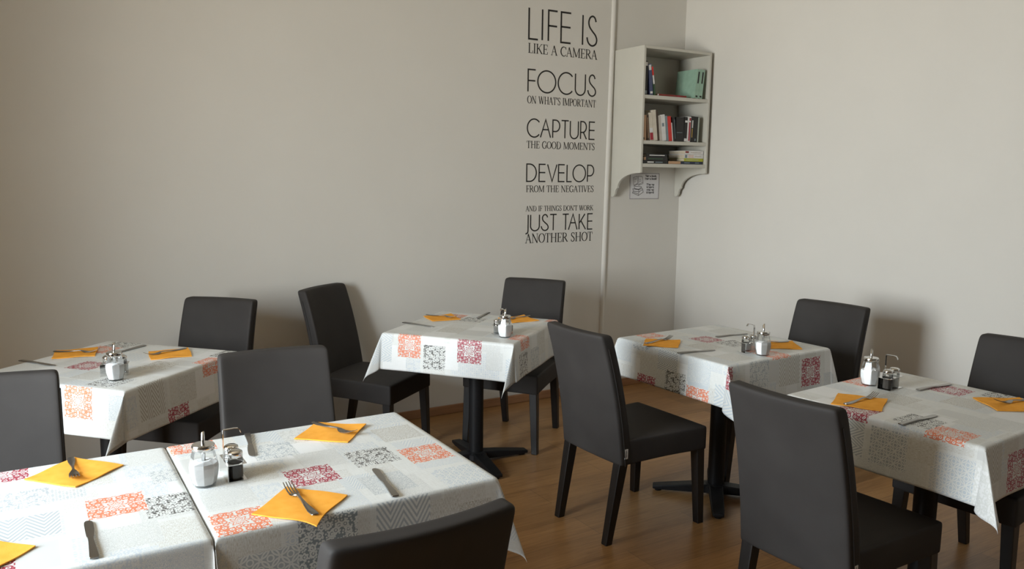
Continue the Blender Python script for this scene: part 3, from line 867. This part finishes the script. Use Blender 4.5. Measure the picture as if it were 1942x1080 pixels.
# ------------------------------------------------------------------ strokes and letters
def ell(cx, cy, rx, ry, a0, a1, n=22): return [(cx+rx*cos(R(a0+(a1-a0)*i/n)), cy+ry*sin(R(a0+(a1-a0)*i/n))) for i in range(n+1)]
def cat(P, n=6):
    out = []
    for i in range(len(P)-1):
        p0, p1, p2, p3 = P[max(i-1, 0)], P[i], P[i+1], P[min(i+2, len(P)-1)]
        for k in range(n):
            t = k/n
            out.append(tuple(0.5*((2*p1[q])+(-p0[q]+p2[q])*t+(2*p0[q]-5*p1[q]+4*p2[q]-p3[q])*t*t+(-p0[q]+3*p1[q]-3*p2[q]+p3[q])*t**3) for q in range(2)))
    out.append(P[-1]); return out
def ribbon(mb, pts, th, y, d=0.0008):
    """a flat stroke of width th (number or list) on the plane y, standing d proud of it towards -y"""
    pts = [p for i, p in enumerate(pts) if i == 0 or hypot(p[0]-pts[i-1][0], p[1]-pts[i-1][1]) > 1e-6]
    n = len(pts); L, Rr = [], []
    closed = hypot(pts[0][0]-pts[-1][0], pts[0][1]-pts[-1][1]) < 1e-5
    for i in range(n):
        t = th[i] if isinstance(th, (list, tuple)) else th
        a = pts[i-1] if i else (pts[-2] if closed else pts[0]); c = pts[i+1] if i < n-1 else (pts[1] if closed else pts[-1])
        def nrm(p, q):
            l = hypot(q[0]-p[0], q[1]-p[1]) or 1
            return (-(q[1]-p[1])/l, (q[0]-p[0])/l)
        n1 = nrm(a, pts[i]) if (a != pts[i]) else nrm(pts[i], c)
        n2 = nrm(pts[i], c) if (c != pts[i]) else n1
        mx, mz = n1[0]+n2[0], n1[1]+n2[1]; l = hypot(mx, mz) or 1; mx /= l; mz /= l
        k = min(1/max(0.35, mx*n1[0]+mz*n1[1]), 2.0)*t/2
        L.append((pts[i][0]+mx*k, pts[i][1]+mz*k)); Rr.append((pts[i][0]-mx*k, pts[i][1]-mz*k))
    secs = [[(a[0], y, a[1]), (a[0], y-d, a[1]), (b_[0], y-d, b_[1]), (b_[0], y, b_[1])] for a, b_ in zip(L, Rr)]
    mb.strip(secs)

S_CURVE = [(.88, .82), (.76, .95), (.54, 1.0), (.30, .94), (.18, .79), (.27, .63), (.55, .49), (.85, .36), (.98, .21), (.88, .07), (.60, 0), (.32, .03), (.12, .13), (.03, .27)]
SANS = {
 'L': [[(0, 1), (0, 0), (1, 0)]], 'I': [[(.5, 1), (.5, 0)]], 'F': [[(1, 1), (0, 1), (0, 0)], [(0, .5), (.97, .5)]],
 'E': [[(1, 1), (0, 1), (0, 0), (1, 0)], [(0, .52), (.97, .52)]], 'S': [cat(S_CURVE)], 'O': [ell(.5, .5, .5, .5, 90, 450, 48)],
 'C': [ell(.58, .5, .58, .5, 42, 318, 40)], 'U': [[(0, 1), (0, .30)]+ell(.5, .30, .5, .30, 180, 360, 22)+[(1, 1)]],
 'A': [[(0, 0), (.5, 1), (1, 0)], [(.22, .44), (.78, .44)]],
 'P': [[(0, 0), (0, 1), (.40, 1)]+ell(.40, .68, .60, .32, 90, -90, 20)+[(0, .36)]],
 'T': [[(0, 1), (1, 1)], [(.5, 1), (.5, 0)]],
 'R': [[(0, 0), (0, 1), (.35, 1)]+ell(.35, .69, .60, .31, 90, -90, 20)+[(0, .38)], [(.48, .38), (1, 0)]],
 'D': [[(0, 0), (0, 1), (.30, 1)]+ell(.30, .5, .70, .5, 90, -90, 26)+[(0, 0)]],
 'V': [[(0, 1), (.5, 0), (1, 1)]], 'K': [[(0, 1), (0, 0)], [(.85, 1), (.05, .42)], [(.25, .57), (1, 0)]],
 'J': [[(1, 1), (1, .0), (.85, -.12), (0, -.19)]],
}
def sans_line(name, letters, z0, z1, th, parent):
    mb = MB(); X0, X1 = 2.889, 3.452
    for ch, a, b_ in letters:
        for st in SANS[ch]:
            ins = th/2
            xa, xb = X0+a*(X1-X0)+ins, X0+b_*(X1-X0)-ins
            za, zb = z0+ins, z1-ins
            ribbon(mb, [(xa+p[0]*(xb-xa), za+p[1]*(zb-za)) for p in st], th, WALL_Y-0.0002)
    return mb.build(name, M_INK, parent)

TK, TN = .125, .05
def sf(x, z, w=.15): return ([(x-w, z), (x+w, z)], .045)
def ver(x, a=0.0, b_=1.0, t=TK): return ([(x, a), (x, b_)], t)
SERIF = {
 'A': (.92, [([(.10, .0), (.44, 1)], TN), ([(.44, .98), (.80, 0)], TK), ([(.22, .36), (.66, .36)], TN), sf(.10, .02, .13), sf(.80, .02, .15)]),
 'C': (.86, [(ell(.50, .5, .42, .48, 40, 322, 30), [TN+.085*max(0, sin(pi*i/30))**1.5 for i in range(31)]), ([(.80, .98), (.82, .70)], TN)]),
 'D': (.98, [ver(.20), ([(.06, .98), (.42, .98)]+ell(.42, .5, .46, .48, 90, -90, 24)+[(.06, .02)], [TN, TN]+[TN]*3+[TN+.08*sin(pi*max(0, i-2)/22) for i in range(2, 24)]+[TN]), ]),
 'E': (.76, [ver(.20), ([(.05, .98), (.66, .98), (.68, .78)], TN), ([(.2, .52), (.54, .52)], TN), ([(.54, .62), (.54, .42)], TN), ([(.05, .02), (.68, .02), (.72, .25)], TN)]),
 'F': (.70, [ver(.20), ([(.05, .98), (.64, .98), (.66, .76)], TN), ([(.2, .50), (.52, .50)], TN), ([(.52, .60), (.52, .40)], TN), sf(.20, .02)]),
 'G': (.96, [(ell(.50, .5, .42, .48, 40, 318, 30), [TN+.085*max(0, sin(pi*i/30))**1.5 for i in range(31)]), ([(.78, .98), (.80, .70)], TN), ver(.80, .05, .42), sf(.80, .42, .14)]),
 'H': (1.02, [ver(.20), ver(.82), ([(.2, .51), (.82, .51)], TN), sf(.20, .02), sf(.20, .98), sf(.82, .02), sf(.82, .98)]),
 'I': (.40, [ver(.20), sf(.20, .02), sf(.20, .98)]),
 'K': (.96, [ver(.20), ([(.80, .98), (.24, .45)], TN), ([(.38, .58), (.84, .02)], TK), sf(.20, .02), sf(.20, .98), sf(.80, .98, .12), sf(.84, .02, .12)]),
 'L': (.74, [ver(.20), sf(.20, .98), ([(.05, .02), (.66, .02), (.70, .27)], TN)]),
 'M': (1.22, [ver(.17, 0, 1, TN), ver(1.04), ([(.17, 1), (.60, .05)], TK), ([(.60, .05), (1.02, 1)], TN), sf(.17, .02, .13), sf(1.04, .02), ([(.04, .98), (.20, .98)], .045), ([(1.02, .98), (1.18, .98)], .045)]),
 'N': (1.04, [ver(.18, 0, 1, TN), ver(.86, 0, 1, TN), ([(.16, 1), (.86, 0)], TK), sf(.18, .02, .13), sf(.86, .98, .13), ([(.04, .98), (.20, .98)], .045)]),
 'O': (.98, [(ell(.49, .5, .41, .48, 90, 450, 40), [TN+.08*abs(sin(2*pi*i/40)) for i in range(41)])]),
 'P': (.76, [ver(.20), ([(.05, .98), (.38, .98)]+ell(.38, .72, .31, .26, 90, -90, 16)+[(.2, .46)], [TN]*2+[TN+.07*sin(pi*i/16) for i in range(17)]+[TN]), sf(.20, .02)]),
 'R': (.92, [ver(.20), ([(.05, .98), (.38, .98)]+ell(.38, .74, .30, .24, 90, -90, 16)+[(.2, .50)], [TN]*2+[TN+.07*sin(pi*i/16) for i in range(17)]+[TN]), ([(.42, .50), (.84, .02)], TK), sf(.20, .02), sf(.84, .02, .10)]),
 'S': (.68, [(cat([(.54, .80), (.48, .94), (.32, .98), (.16, .90), (.12, .74), (.22, .60), (.42, .47), (.55, .32), (.54, .14), (.38, .02), (.22, .03), (.10, .16), (.09, .26)]), [TN+.07*sin(pi*i/72)**2 for i in range(73)]), ([(.55, .98), (.56, .74)], .045), ([(.09, .02), (.08, .28)], .045)]),
 'T': (.82, [ver(.41), ([(.05, .74), (.06, .98), (.76, .98), (.77, .74)], TN), sf(.41, .02)]),
 'V': (.92, [([(.12, 1), (.48, .0)], TK), ([(.48, .0), (.80, 1)], TN), sf(.12, .98, .14), sf(.80, .98, .12)]),
 'W': (1.30, [([(.12, 1), (.40, .0)], TK), ([(.40, .0), (.66, 1)], TN), ([(.62, 1), (.92, .0)], TK), ([(.92, .0), (1.18, 1)], TN), sf(.12, .98, .13), sf(.62, .98, .12), sf(1.18, .98, .11)]),
 "'": (.24, [([(.12, 1), (.12, .72)], [.11, .05])]), ' ': (.46, []),
}
def serif_line(name, text, z0, z1, parent):
    mb = MB(); X0, X1 = 2.889, 3.452
    tot = sum(SERIF[c][0] for c in text)
    hh = z1-z0; kx = (X1-X0)/tot; x = X0
    for c in text:
        w, sts = SERIF[c]
        for pts, th in sts:
            g = (kx+hh)/2
            tt = [q*g for q in th] if isinstance(th, (list, tuple)) else th*g
            P = [(x+p[0]*kx, z0+p[1]*hh) for p in pts]
            if isinstance(tt, list) and len(tt) != len(P): tt = (tt+[tt[-1]]*len(P))[:len(P)]
            ribbon(mb, P, tt, WALL_Y-0.0002)
        x += w*kx
    return mb.build(name, M_INK, parent)

def zz(z): return 1.56+(z-1.62)*0.946
dec = thing('wall_lettering', 'tall black vinyl lettering about life and a camera on the back wall', 'wall lettering', (0, 0, 0))
sans_line('text_line', [('L', 0, .145), ('I', .175, .215), ('F', .27, .415), ('E', .45, .61), ('I', .755, .795), ('S', .825, 1)], zz(2.536), zz(2.754), .0115, dec)
serif_line('text_line', 'LIKE A CAMERA', zz(2.448), zz(2.514), dec)
sans_line('text_line', [('F', 0, .12), ('O', .135, .405), ('C', .425, .645), ('U', .675, .84), ('S', .86, 1)], zz(2.182), zz(2.342), .0095, dec)
serif_line('text_line', "ON WHAT'S IMPORTANT", zz(2.107), zz(2.159), dec)
sans_line('text_line', [('C', 0, .18), ('A', .185, .345), ('P', .36, .475), ('T', .485, .605), ('U', .615, .75), ('R', .77, .875), ('E', .90, 1)], zz(1.872), zz(2.006), .0088, dec)
serif_line('text_line', 'THE GOOD MOMENTS', zz(1.799), zz(1.850), dec)
sans_line('text_line', [('D', 0, .15), ('E', .175, .28), ('V', .295, .445), ('E', .455, .56), ('L', .58, .667), ('O', .67, .875), ('P', .89, 1)], zz(1.563), zz(1.693), .0086, dec)
serif_line('text_line', 'FROM THE NEGATIVES', zz(1.492), zz(1.539), dec)
serif_line('text_line', "AND IF THINGS DON'T WORK", zz(1.357), zz(1.395), dec)
sans_line('text_line', [('J', -.005, .045), ('U', .065, .205), ('S', .215, .335), ('T', .345, .455), ('T', .53, .635), ('A', .62, .765), ('K', .78, .895), ('E', .91, 1)], zz(1.213), zz(1.336), .0084, dec)
serif_line('text_line', 'ANOTHER SHOT', zz(1.130), zz(1.197), dec)

# ------------------------------------------------------------------ bookshelf
SX0, SX1, SY0, SYB = 3.604, 4.222, 4.263, WALL_Y-0.001
ZT, ZS1, ZS2, ZS3, ZFOOT = 2.418, 2.097, 1.795, 1.640, 1.405
sh = thing('bookshelf', 'white open wall bookshelf with three shelves and curved brackets in the corner', 'bookshelf', (SX0, SY0, ZS3))
def sl(mb, name, **kw):
    mb.v = [(x-SX0, y-SY0, z-ZS3) for x, y, z in mb.v]
    return mb.build(name, M_SHELF, sh, bevel=0.002, **kw)
PT = 0.018
def side_panel(x0, x1):
    D = SYB-SY0
    prof = [(0, ZT), (0, 1.578), (0.010, 1.574)]
    for i in range(13):                       # concave sweep back to the foot on the wall
        a = R(90*i/12)
        prof.append((0.02+0.225*sin(a), 1.574-0.105*(1-cos(a))))
    prof += [(0.262, 1.456), (0.268, 1.442), (0.272, 1.425), (0.285, ZFOOT+0.002), (0.30, ZFOOT), (D, ZFOOT+0.004), (D, ZT)]
    V = [(x0, SY0+d, z) for d, z in prof]+[(x1, SY0+d, z) for d, z in prof]
    n = len(prof)
    return MB().add(V, [tuple(range(n)), tuple(range(2*n-1, n-1, -1))]+[(i, i+n, (i+1) % n+n, (i+1) % n) for i in range(n)])
sl(side_panel(SX0, SX0+PT), 'side_panel'); sl(side_panel(SX1-PT, SX1), 'side_panel')
sl(MB().box(SX0+PT, SX1-PT, SY0, SYB, ZT-PT, ZT), 'top_panel')
sl(MB().box(SX0+PT, SX1-PT, SYB-0.006, SYB, ZS3-0.027, ZT-PT), 'back_panel')
for z in (ZS1, ZS2, ZS3): sl(MB().box(SX0+PT, SX1-PT, SY0+0.003, SYB-0.006, z-0.024, z), 'shelf')

BM = {}
def bmat(c, key):
    if key not in BM: BM[key] = simple('book_cover_'+key, c, 0.45, var=0.08, scale=25)
    return BM[key]
COLS = {'black': (.012, .011, .011), 'navy': (.02, .025, .06), 'blue': (.06, .075, .16), 'green': (.30, .46, .36), 'red': (.62, .025, .018), 'crimson': (.33, .012, .03), 'tan': (.50, .30, .17),
        'cream': (.62, .56, .47), 'brown': (.05, .028, .016), 'grey': (.50, .46, .42), 'slate': (.20, .25, .28), 'white': (.70, .69, .68), 'lime': (.42, .44, .03), 'pink': (.66, .52, .47), 'mint': (.38, .43, .38),
        'dred': (.22, .02, .012), 'gold': (.40, .26, .06), 'dgreen': (.03, .075, .035)}
def bm_(k): return bmat(COLS[k], k)

def book(label, x, z, th, ht, dp, col, lean=0.0, y=None, strips=(), group='books standing on the shelves'):
    """upright book with its spine towards the room; x = left foot of the spine, lean in degrees to the right (+) or left (-)"""
    y = SY0+0.02 if y is None else y
    o = thing('book', label, 'book', (x+th/2, y, z), 0, group)
    a = R(lean)
    lift = abs(sin(a))*th/2
    def tr(px, py, pz):
        X, Z = px*cos(a)+pz*sin(a), -px*sin(a)+pz*cos(a)
        return (X, py, Z+lift+0.0003)
    c = 0.0018
    cov = MB().box(-th/2, th/2, 0, c, 0, ht).box(-th/2, -th/2+c, c, dp, 0, ht).box(th/2-c, th/2, c, dp, 0, ht)
    cov.v = [tr(*p) for p in cov.v]; cov.build('cover', bm_(col), o)
    pg = MB().box(-th/2+c, th/2-c, c, dp-0.004, 0.003, ht-0.003)
    pg.v = [tr(*p) for p in pg.v]; pg.build('pages', M_PAGES, o)
    for z0, z1, w0, w1, sc in strips:          # printed fields on the spine
        st = MB().box(-th/2+w0*th, -th/2+w1*th, -0.0005, 0.0003, z0*ht, z1*ht)
        st.v = [tr(*p) for p in st.v]; st.build('spine_print', bm_(sc), o)
    return o
def flat_book(label, x, z, ln, th, dp, col, y=None, strips=(), group='books lying on the shelves'):
    y = SY0+0.02 if y is None else y
    o = thing('book', label, 'book', (x, y, z+0.0003), 0, group)
    c = 0.0018
    MB().box(0, ln, 0, c, 0, th).box(0, ln, c, dp, 0, c).box(0, ln, c, dp, th-c, th).build('cover', bm_(col), o)
    MB().box(0.003, ln-0.003, c, dp-0.004, c, th-c).build('pages', M_PAGES, o)
    for x0, x1, w0, w1, sc in strips:
        MB().box(x0*ln, x1*ln, -0.0005, 0.0003, w0*th, w1*th).build('spine_print', bm_(sc), o)
    return o
X = SX0+PT+0.002
def row(x, z, items, end=None):
    """books side by side, each leaning in degrees against the one before"""
    prev = None
    for label, th, ht, dp, col, lean, strips in items:
        if prev is not None:
            px, pth, ph, pl = prev
            hm = min(ph, ht)
            x = px+pth/cos(R(pl))+max(0.0, hm*(math.tan(R(pl))-math.tan(R(lean))))+0.0008
        book(label, x, z, th, ht, dp, col, lean, strips=strips)
        prev = (x, th, ht, lean)
    return prev
# top shelf
row(X+.003, ZS1, [
 ('black book with a pale band near its foot, leftmost on the top shelf', .030, .222, .16, 'black', 0, ((.03, .13, .1, .9, 'slate'), (.86, .97, .3, .9, 'white'))),
 ('dark blue book leaning left on the top shelf', .027, .205, .16, 'blue', -7, ((.80, .97, .1, .9, 'white'), (.05, .12, .1, .9, 'white'))),
 ('slim green, white and red book leaning left on the top shelf', .013, .190, .15, 'dgreen', -10, ((.70, 1, 0, 1, 'red'), (.40, .70, 0, 1, 'white')))])
flat_book('dark red book lying flat in the middle of the top shelf', X+.128, ZS1, .262, .014, .17, 'dred', strips=((0, .03, .1, .9, 'white'), (.66, .78, .1, .9, 'crimson')))
g1 = X+.465
STG = ((.52, .92, .35, .70, 'black'), (.04, .10, .3, .8, 'black'))
book('left one of the two pale green books on the top shelf', g1-.010, ZS1, .036, .200, .20, 'green', 6, y=SY0+0.012, strips=STG)
book('right one of the two pale green books, next to the shelf side', g1+.0275, ZS1, .036, .200, .20, 'green', 6, y=SY0+0.012, strips=STG)
# middle shelf
row(X+.005, ZS2, [
 ('tan book with a dark foot, leftmost on the middle shelf', .034, .168, .12, 'tan', -1.5, ((.04, .12, .1, .5, 'black'),)),
 ('black book with a speckled spine, second from the left on the middle shelf', .017, .170, .12, 'brown', -5, ((.1, .9, .35, .6, 'tan'),)),
 ('cream book with a red lower spine on the middle shelf', .030, .186, .13, 'cream', -7, ((.02, .28, .05, .95, 'crimson'), (.29, .45, .05, .95, 'white'))),
 ('tallest beige book on the middle shelf, left of the dark brown one', .033, .206, .14, 'cream', -7.5, ()),
 ('dark brown book behind the tall beige one on the middle shelf', .018, .206, .14, 'brown', -7.5, ()),
 ('narrow grey-beige book on the middle shelf', .022, .172, .12, 'grey', -7.5, ()),
 ('light grey book with a small dark picture on its spine', .036, .178, .12, 'white', -7.5, ((.55, .68, .2, .7, 'slate'),)),
 ('slim blue-grey book beside the bright red one', .021, .172, .12, 'slate', -8, ()),
 ('bright red book on the middle shelf', .031, .170, .12, 'red', -8, ()),
 ('thin white book just right of the bright red one', .008, .128, .11, 'white', -8, ()),
 ('black book leaning on the thin white one, left of the thickest volume', .022, .166, .12, 'black', -6, ((.1, .9, .8, .95, 'slate'),)),
 ('thickest black volume in the middle of the middle shelf', .072, .168, .14, 'black', -1, ((.36, .38, .1, .8, 'slate'),)),
 ('black book with white marks right of the thickest volume', .027, .172, .12, 'black', 1, ((.78, .86, .2, 1, 'white'), (.02, .14, .1, 1, 'white'))),
 ('white book with a crimson stripe down its spine', .031, .176, .12, 'white', 1.5, ((.05, .78, .45, .9, 'crimson'), (.84, .95, .5, .95, 'crimson'))),
 ('black book with pale and gold lettering on its spine', .031, .180, .13, 'black', 1.5, ((.55, .84, .35, .65, 'white'), (.18, .52, .35, .6, 'gold'))),
 ('plain black book at the right end of the middle shelf', .034, .178, .13, 'black', 1.5, ((.05, .14, .3, .6, 'slate'),)),
 ('pale grey-green book at the right end of the middle shelf', .012, .172, .12, 'mint', 1.5, ())])
# bottom shelf
z = ZS3
flat_book('black book with white print at the bottom of the left stack', X+.004, z, .236, .020, .14, 'black', strips=((.22, .46, .3, .7, 'white'), (.52, .8, .35, .65, 'slate')))
flat_book('dark green-black book in the middle of the left stack', X+.024, z+.0208, .212, .026, .13, 'black', strips=((.18, .8, .35, .6, 'dgreen'), (-.0, .08, .1, .9, 'tan')))
flat_book('black book with a white title on top of the left stack', X+.044, z+.0475, .188, .018, .13, 'black', strips=((.15, .88, .35, .65, 'white'),))
flat_book('dark navy book at the bottom of the right stack', X+.246, z, .322, .020, .14, 'navy', strips=((0, .35, .05, .95, 'tan'), (.46, .62, .35, .65, 'slate'), (.78, .9, .35, .65, 'slate')))
flat_book('yellow-green book in the right stack', X+.392, z+.0208, .182, .021, .16, 'lime', strips=((.1, .75, .4, .6, 'mint'),))
flat_book('white book with pink and lilac print in the right stack', X+.394, z+.0425, .180, .027, .17, 'white', strips=((.02, .14, .1, .9, 'slate'), (.2, .48, .1, .9, 'pink'), (.55, .9, .4, .6, 'grey')))
flat_book('white book with a dark red emblem on top of the right stack', X+.398, z+.0705, .176, .025, .17, 'white', strips=((.02, .2, .35, .85, 'dred'), (.3, .85, .35, .6, 'grey')))

# ------------------------------------------------------------------ sign
SGX0, SGX1, SGZ0, SGZ1 = 3.776, 4.052, 1.387, 1.575
sg = thing('paper_sign', 'small white sign with book drawings below the bookshelf', 'sign', (SGX0, WALL_Y, SGZ0))
yb = WALL_Y-0.0005
def sgb(mb, name, mt):
    mb.v = [(x-SGX0, y-WALL_Y, z_-SGZ0) for x, y, z_ in mb.v]
    return mb.build(name, mt, sg)
sgb(MB().box(SGX0, SGX1, yb-0.0012, yb, SGZ0, SGZ1), 'sheet', M_PAPER)
fr = MB(); bw = 0.005
for a in ((SGX0, SGX1, SGZ0, SGZ0+bw), (SGX0, SGX1, SGZ1-bw, SGZ1), (SGX0, SGX0+bw, SGZ0+bw, SGZ1-bw), (SGX1-bw, SGX1, SGZ0+bw, SGZ1-bw)):
    fr.box(a[0], a[1], yb-0.0016, yb-0.0012, a[2], a[3])
sgb(fr, 'border', M_SIGNEDGE)
W_, H_ = SGX1-SGX0, SGZ1-SGZ0
def SP(pts): return [(SGX0+a*W_, SGZ0+b_*H_) for a, b_ in pts]
op = MB()
for pts in ([(.11, .83), (.24, .88), (.26, .60), (.13, .54), (.11, .83)], [(.27, .88), (.41, .87), (.44, .66), (.30, .56), (.27, .88)], [(.13, .54), (.145, .505), (.25, .58), (.30, .53), (.44, .60), (.44, .66)],
            [(.14, .78), (.22, .81)], [(.15, .73), (.22, .76)], [(.15, .66), (.19, .68)], [(.31, .75), (.37, .76)], [(.31, .69), (.39, .70)]):
    ribbon(op, SP(pts), .0028, yb-0.0012, 0.0004)
sgb(op, 'open_book_drawing', M_SIGNINK)
sk = MB()
for pts in ([(.14, .49), (.16, .41), (.30, .38), (.40, .46), (.38, .48), (.16, .50)], [(.10, .40), (.12, .31), (.31, .28), (.44, .37), (.42, .42)], [(.10, .40), (.30, .36), (.42, .42)], [(.12, .31), (.09, .24), (.30, .14), (.46, .27), (.44, .37)],
            [(.30, .36), (.31, .28)], [(.31, .28), (.30, .14)], [(.12, .27), (.29, .20)]):
    ribbon(sk, SP(pts), .0034, yb-0.0012, 0.0004)
sgb(sk, 'book_stack_drawing', M_SIGNINK)
def text_mesh(body, size, x, z_, name):
    cu = bpy.data.curves.new('text', 'FONT'); cu.body = body; cu.size = size; cu.align_x = 'CENTER'; cu.offset = 0.0009; cu.extrude = 0.0002
    ob = bpy.data.objects.new('text', cu); COL.objects.link(ob)
    bpy.context.view_layer.update()
    me = bpy.data.meshes.new_from_object(ob.evaluated_get(bpy.context.evaluated_depsgraph_get()))
    bpy.data.objects.remove(ob); bpy.data.curves.remove(cu)
    me.name = name
    me.materials.clear(); me.materials.append(M_SIGNINK)
    me.transform(Matrix.Translation((x, -0.0020, z_)) @ Matrix.Rotation(R(90), 4, 'X'))
    o = bpy.data.objects.new(name, me); COL.objects.link(o); o.parent = sg
for body, a, b_ in (('Take a book,', .71, .86), ('leave a book!', .71, .755), ('Tégy egy', .70, .53), ('könyvet,', .70, .43), ('végy egy', .70, .325), ('könyvet!', .70, .22)):
    text_mesh(body, 0.0205, a*W_, b_*H_, 'text_line')
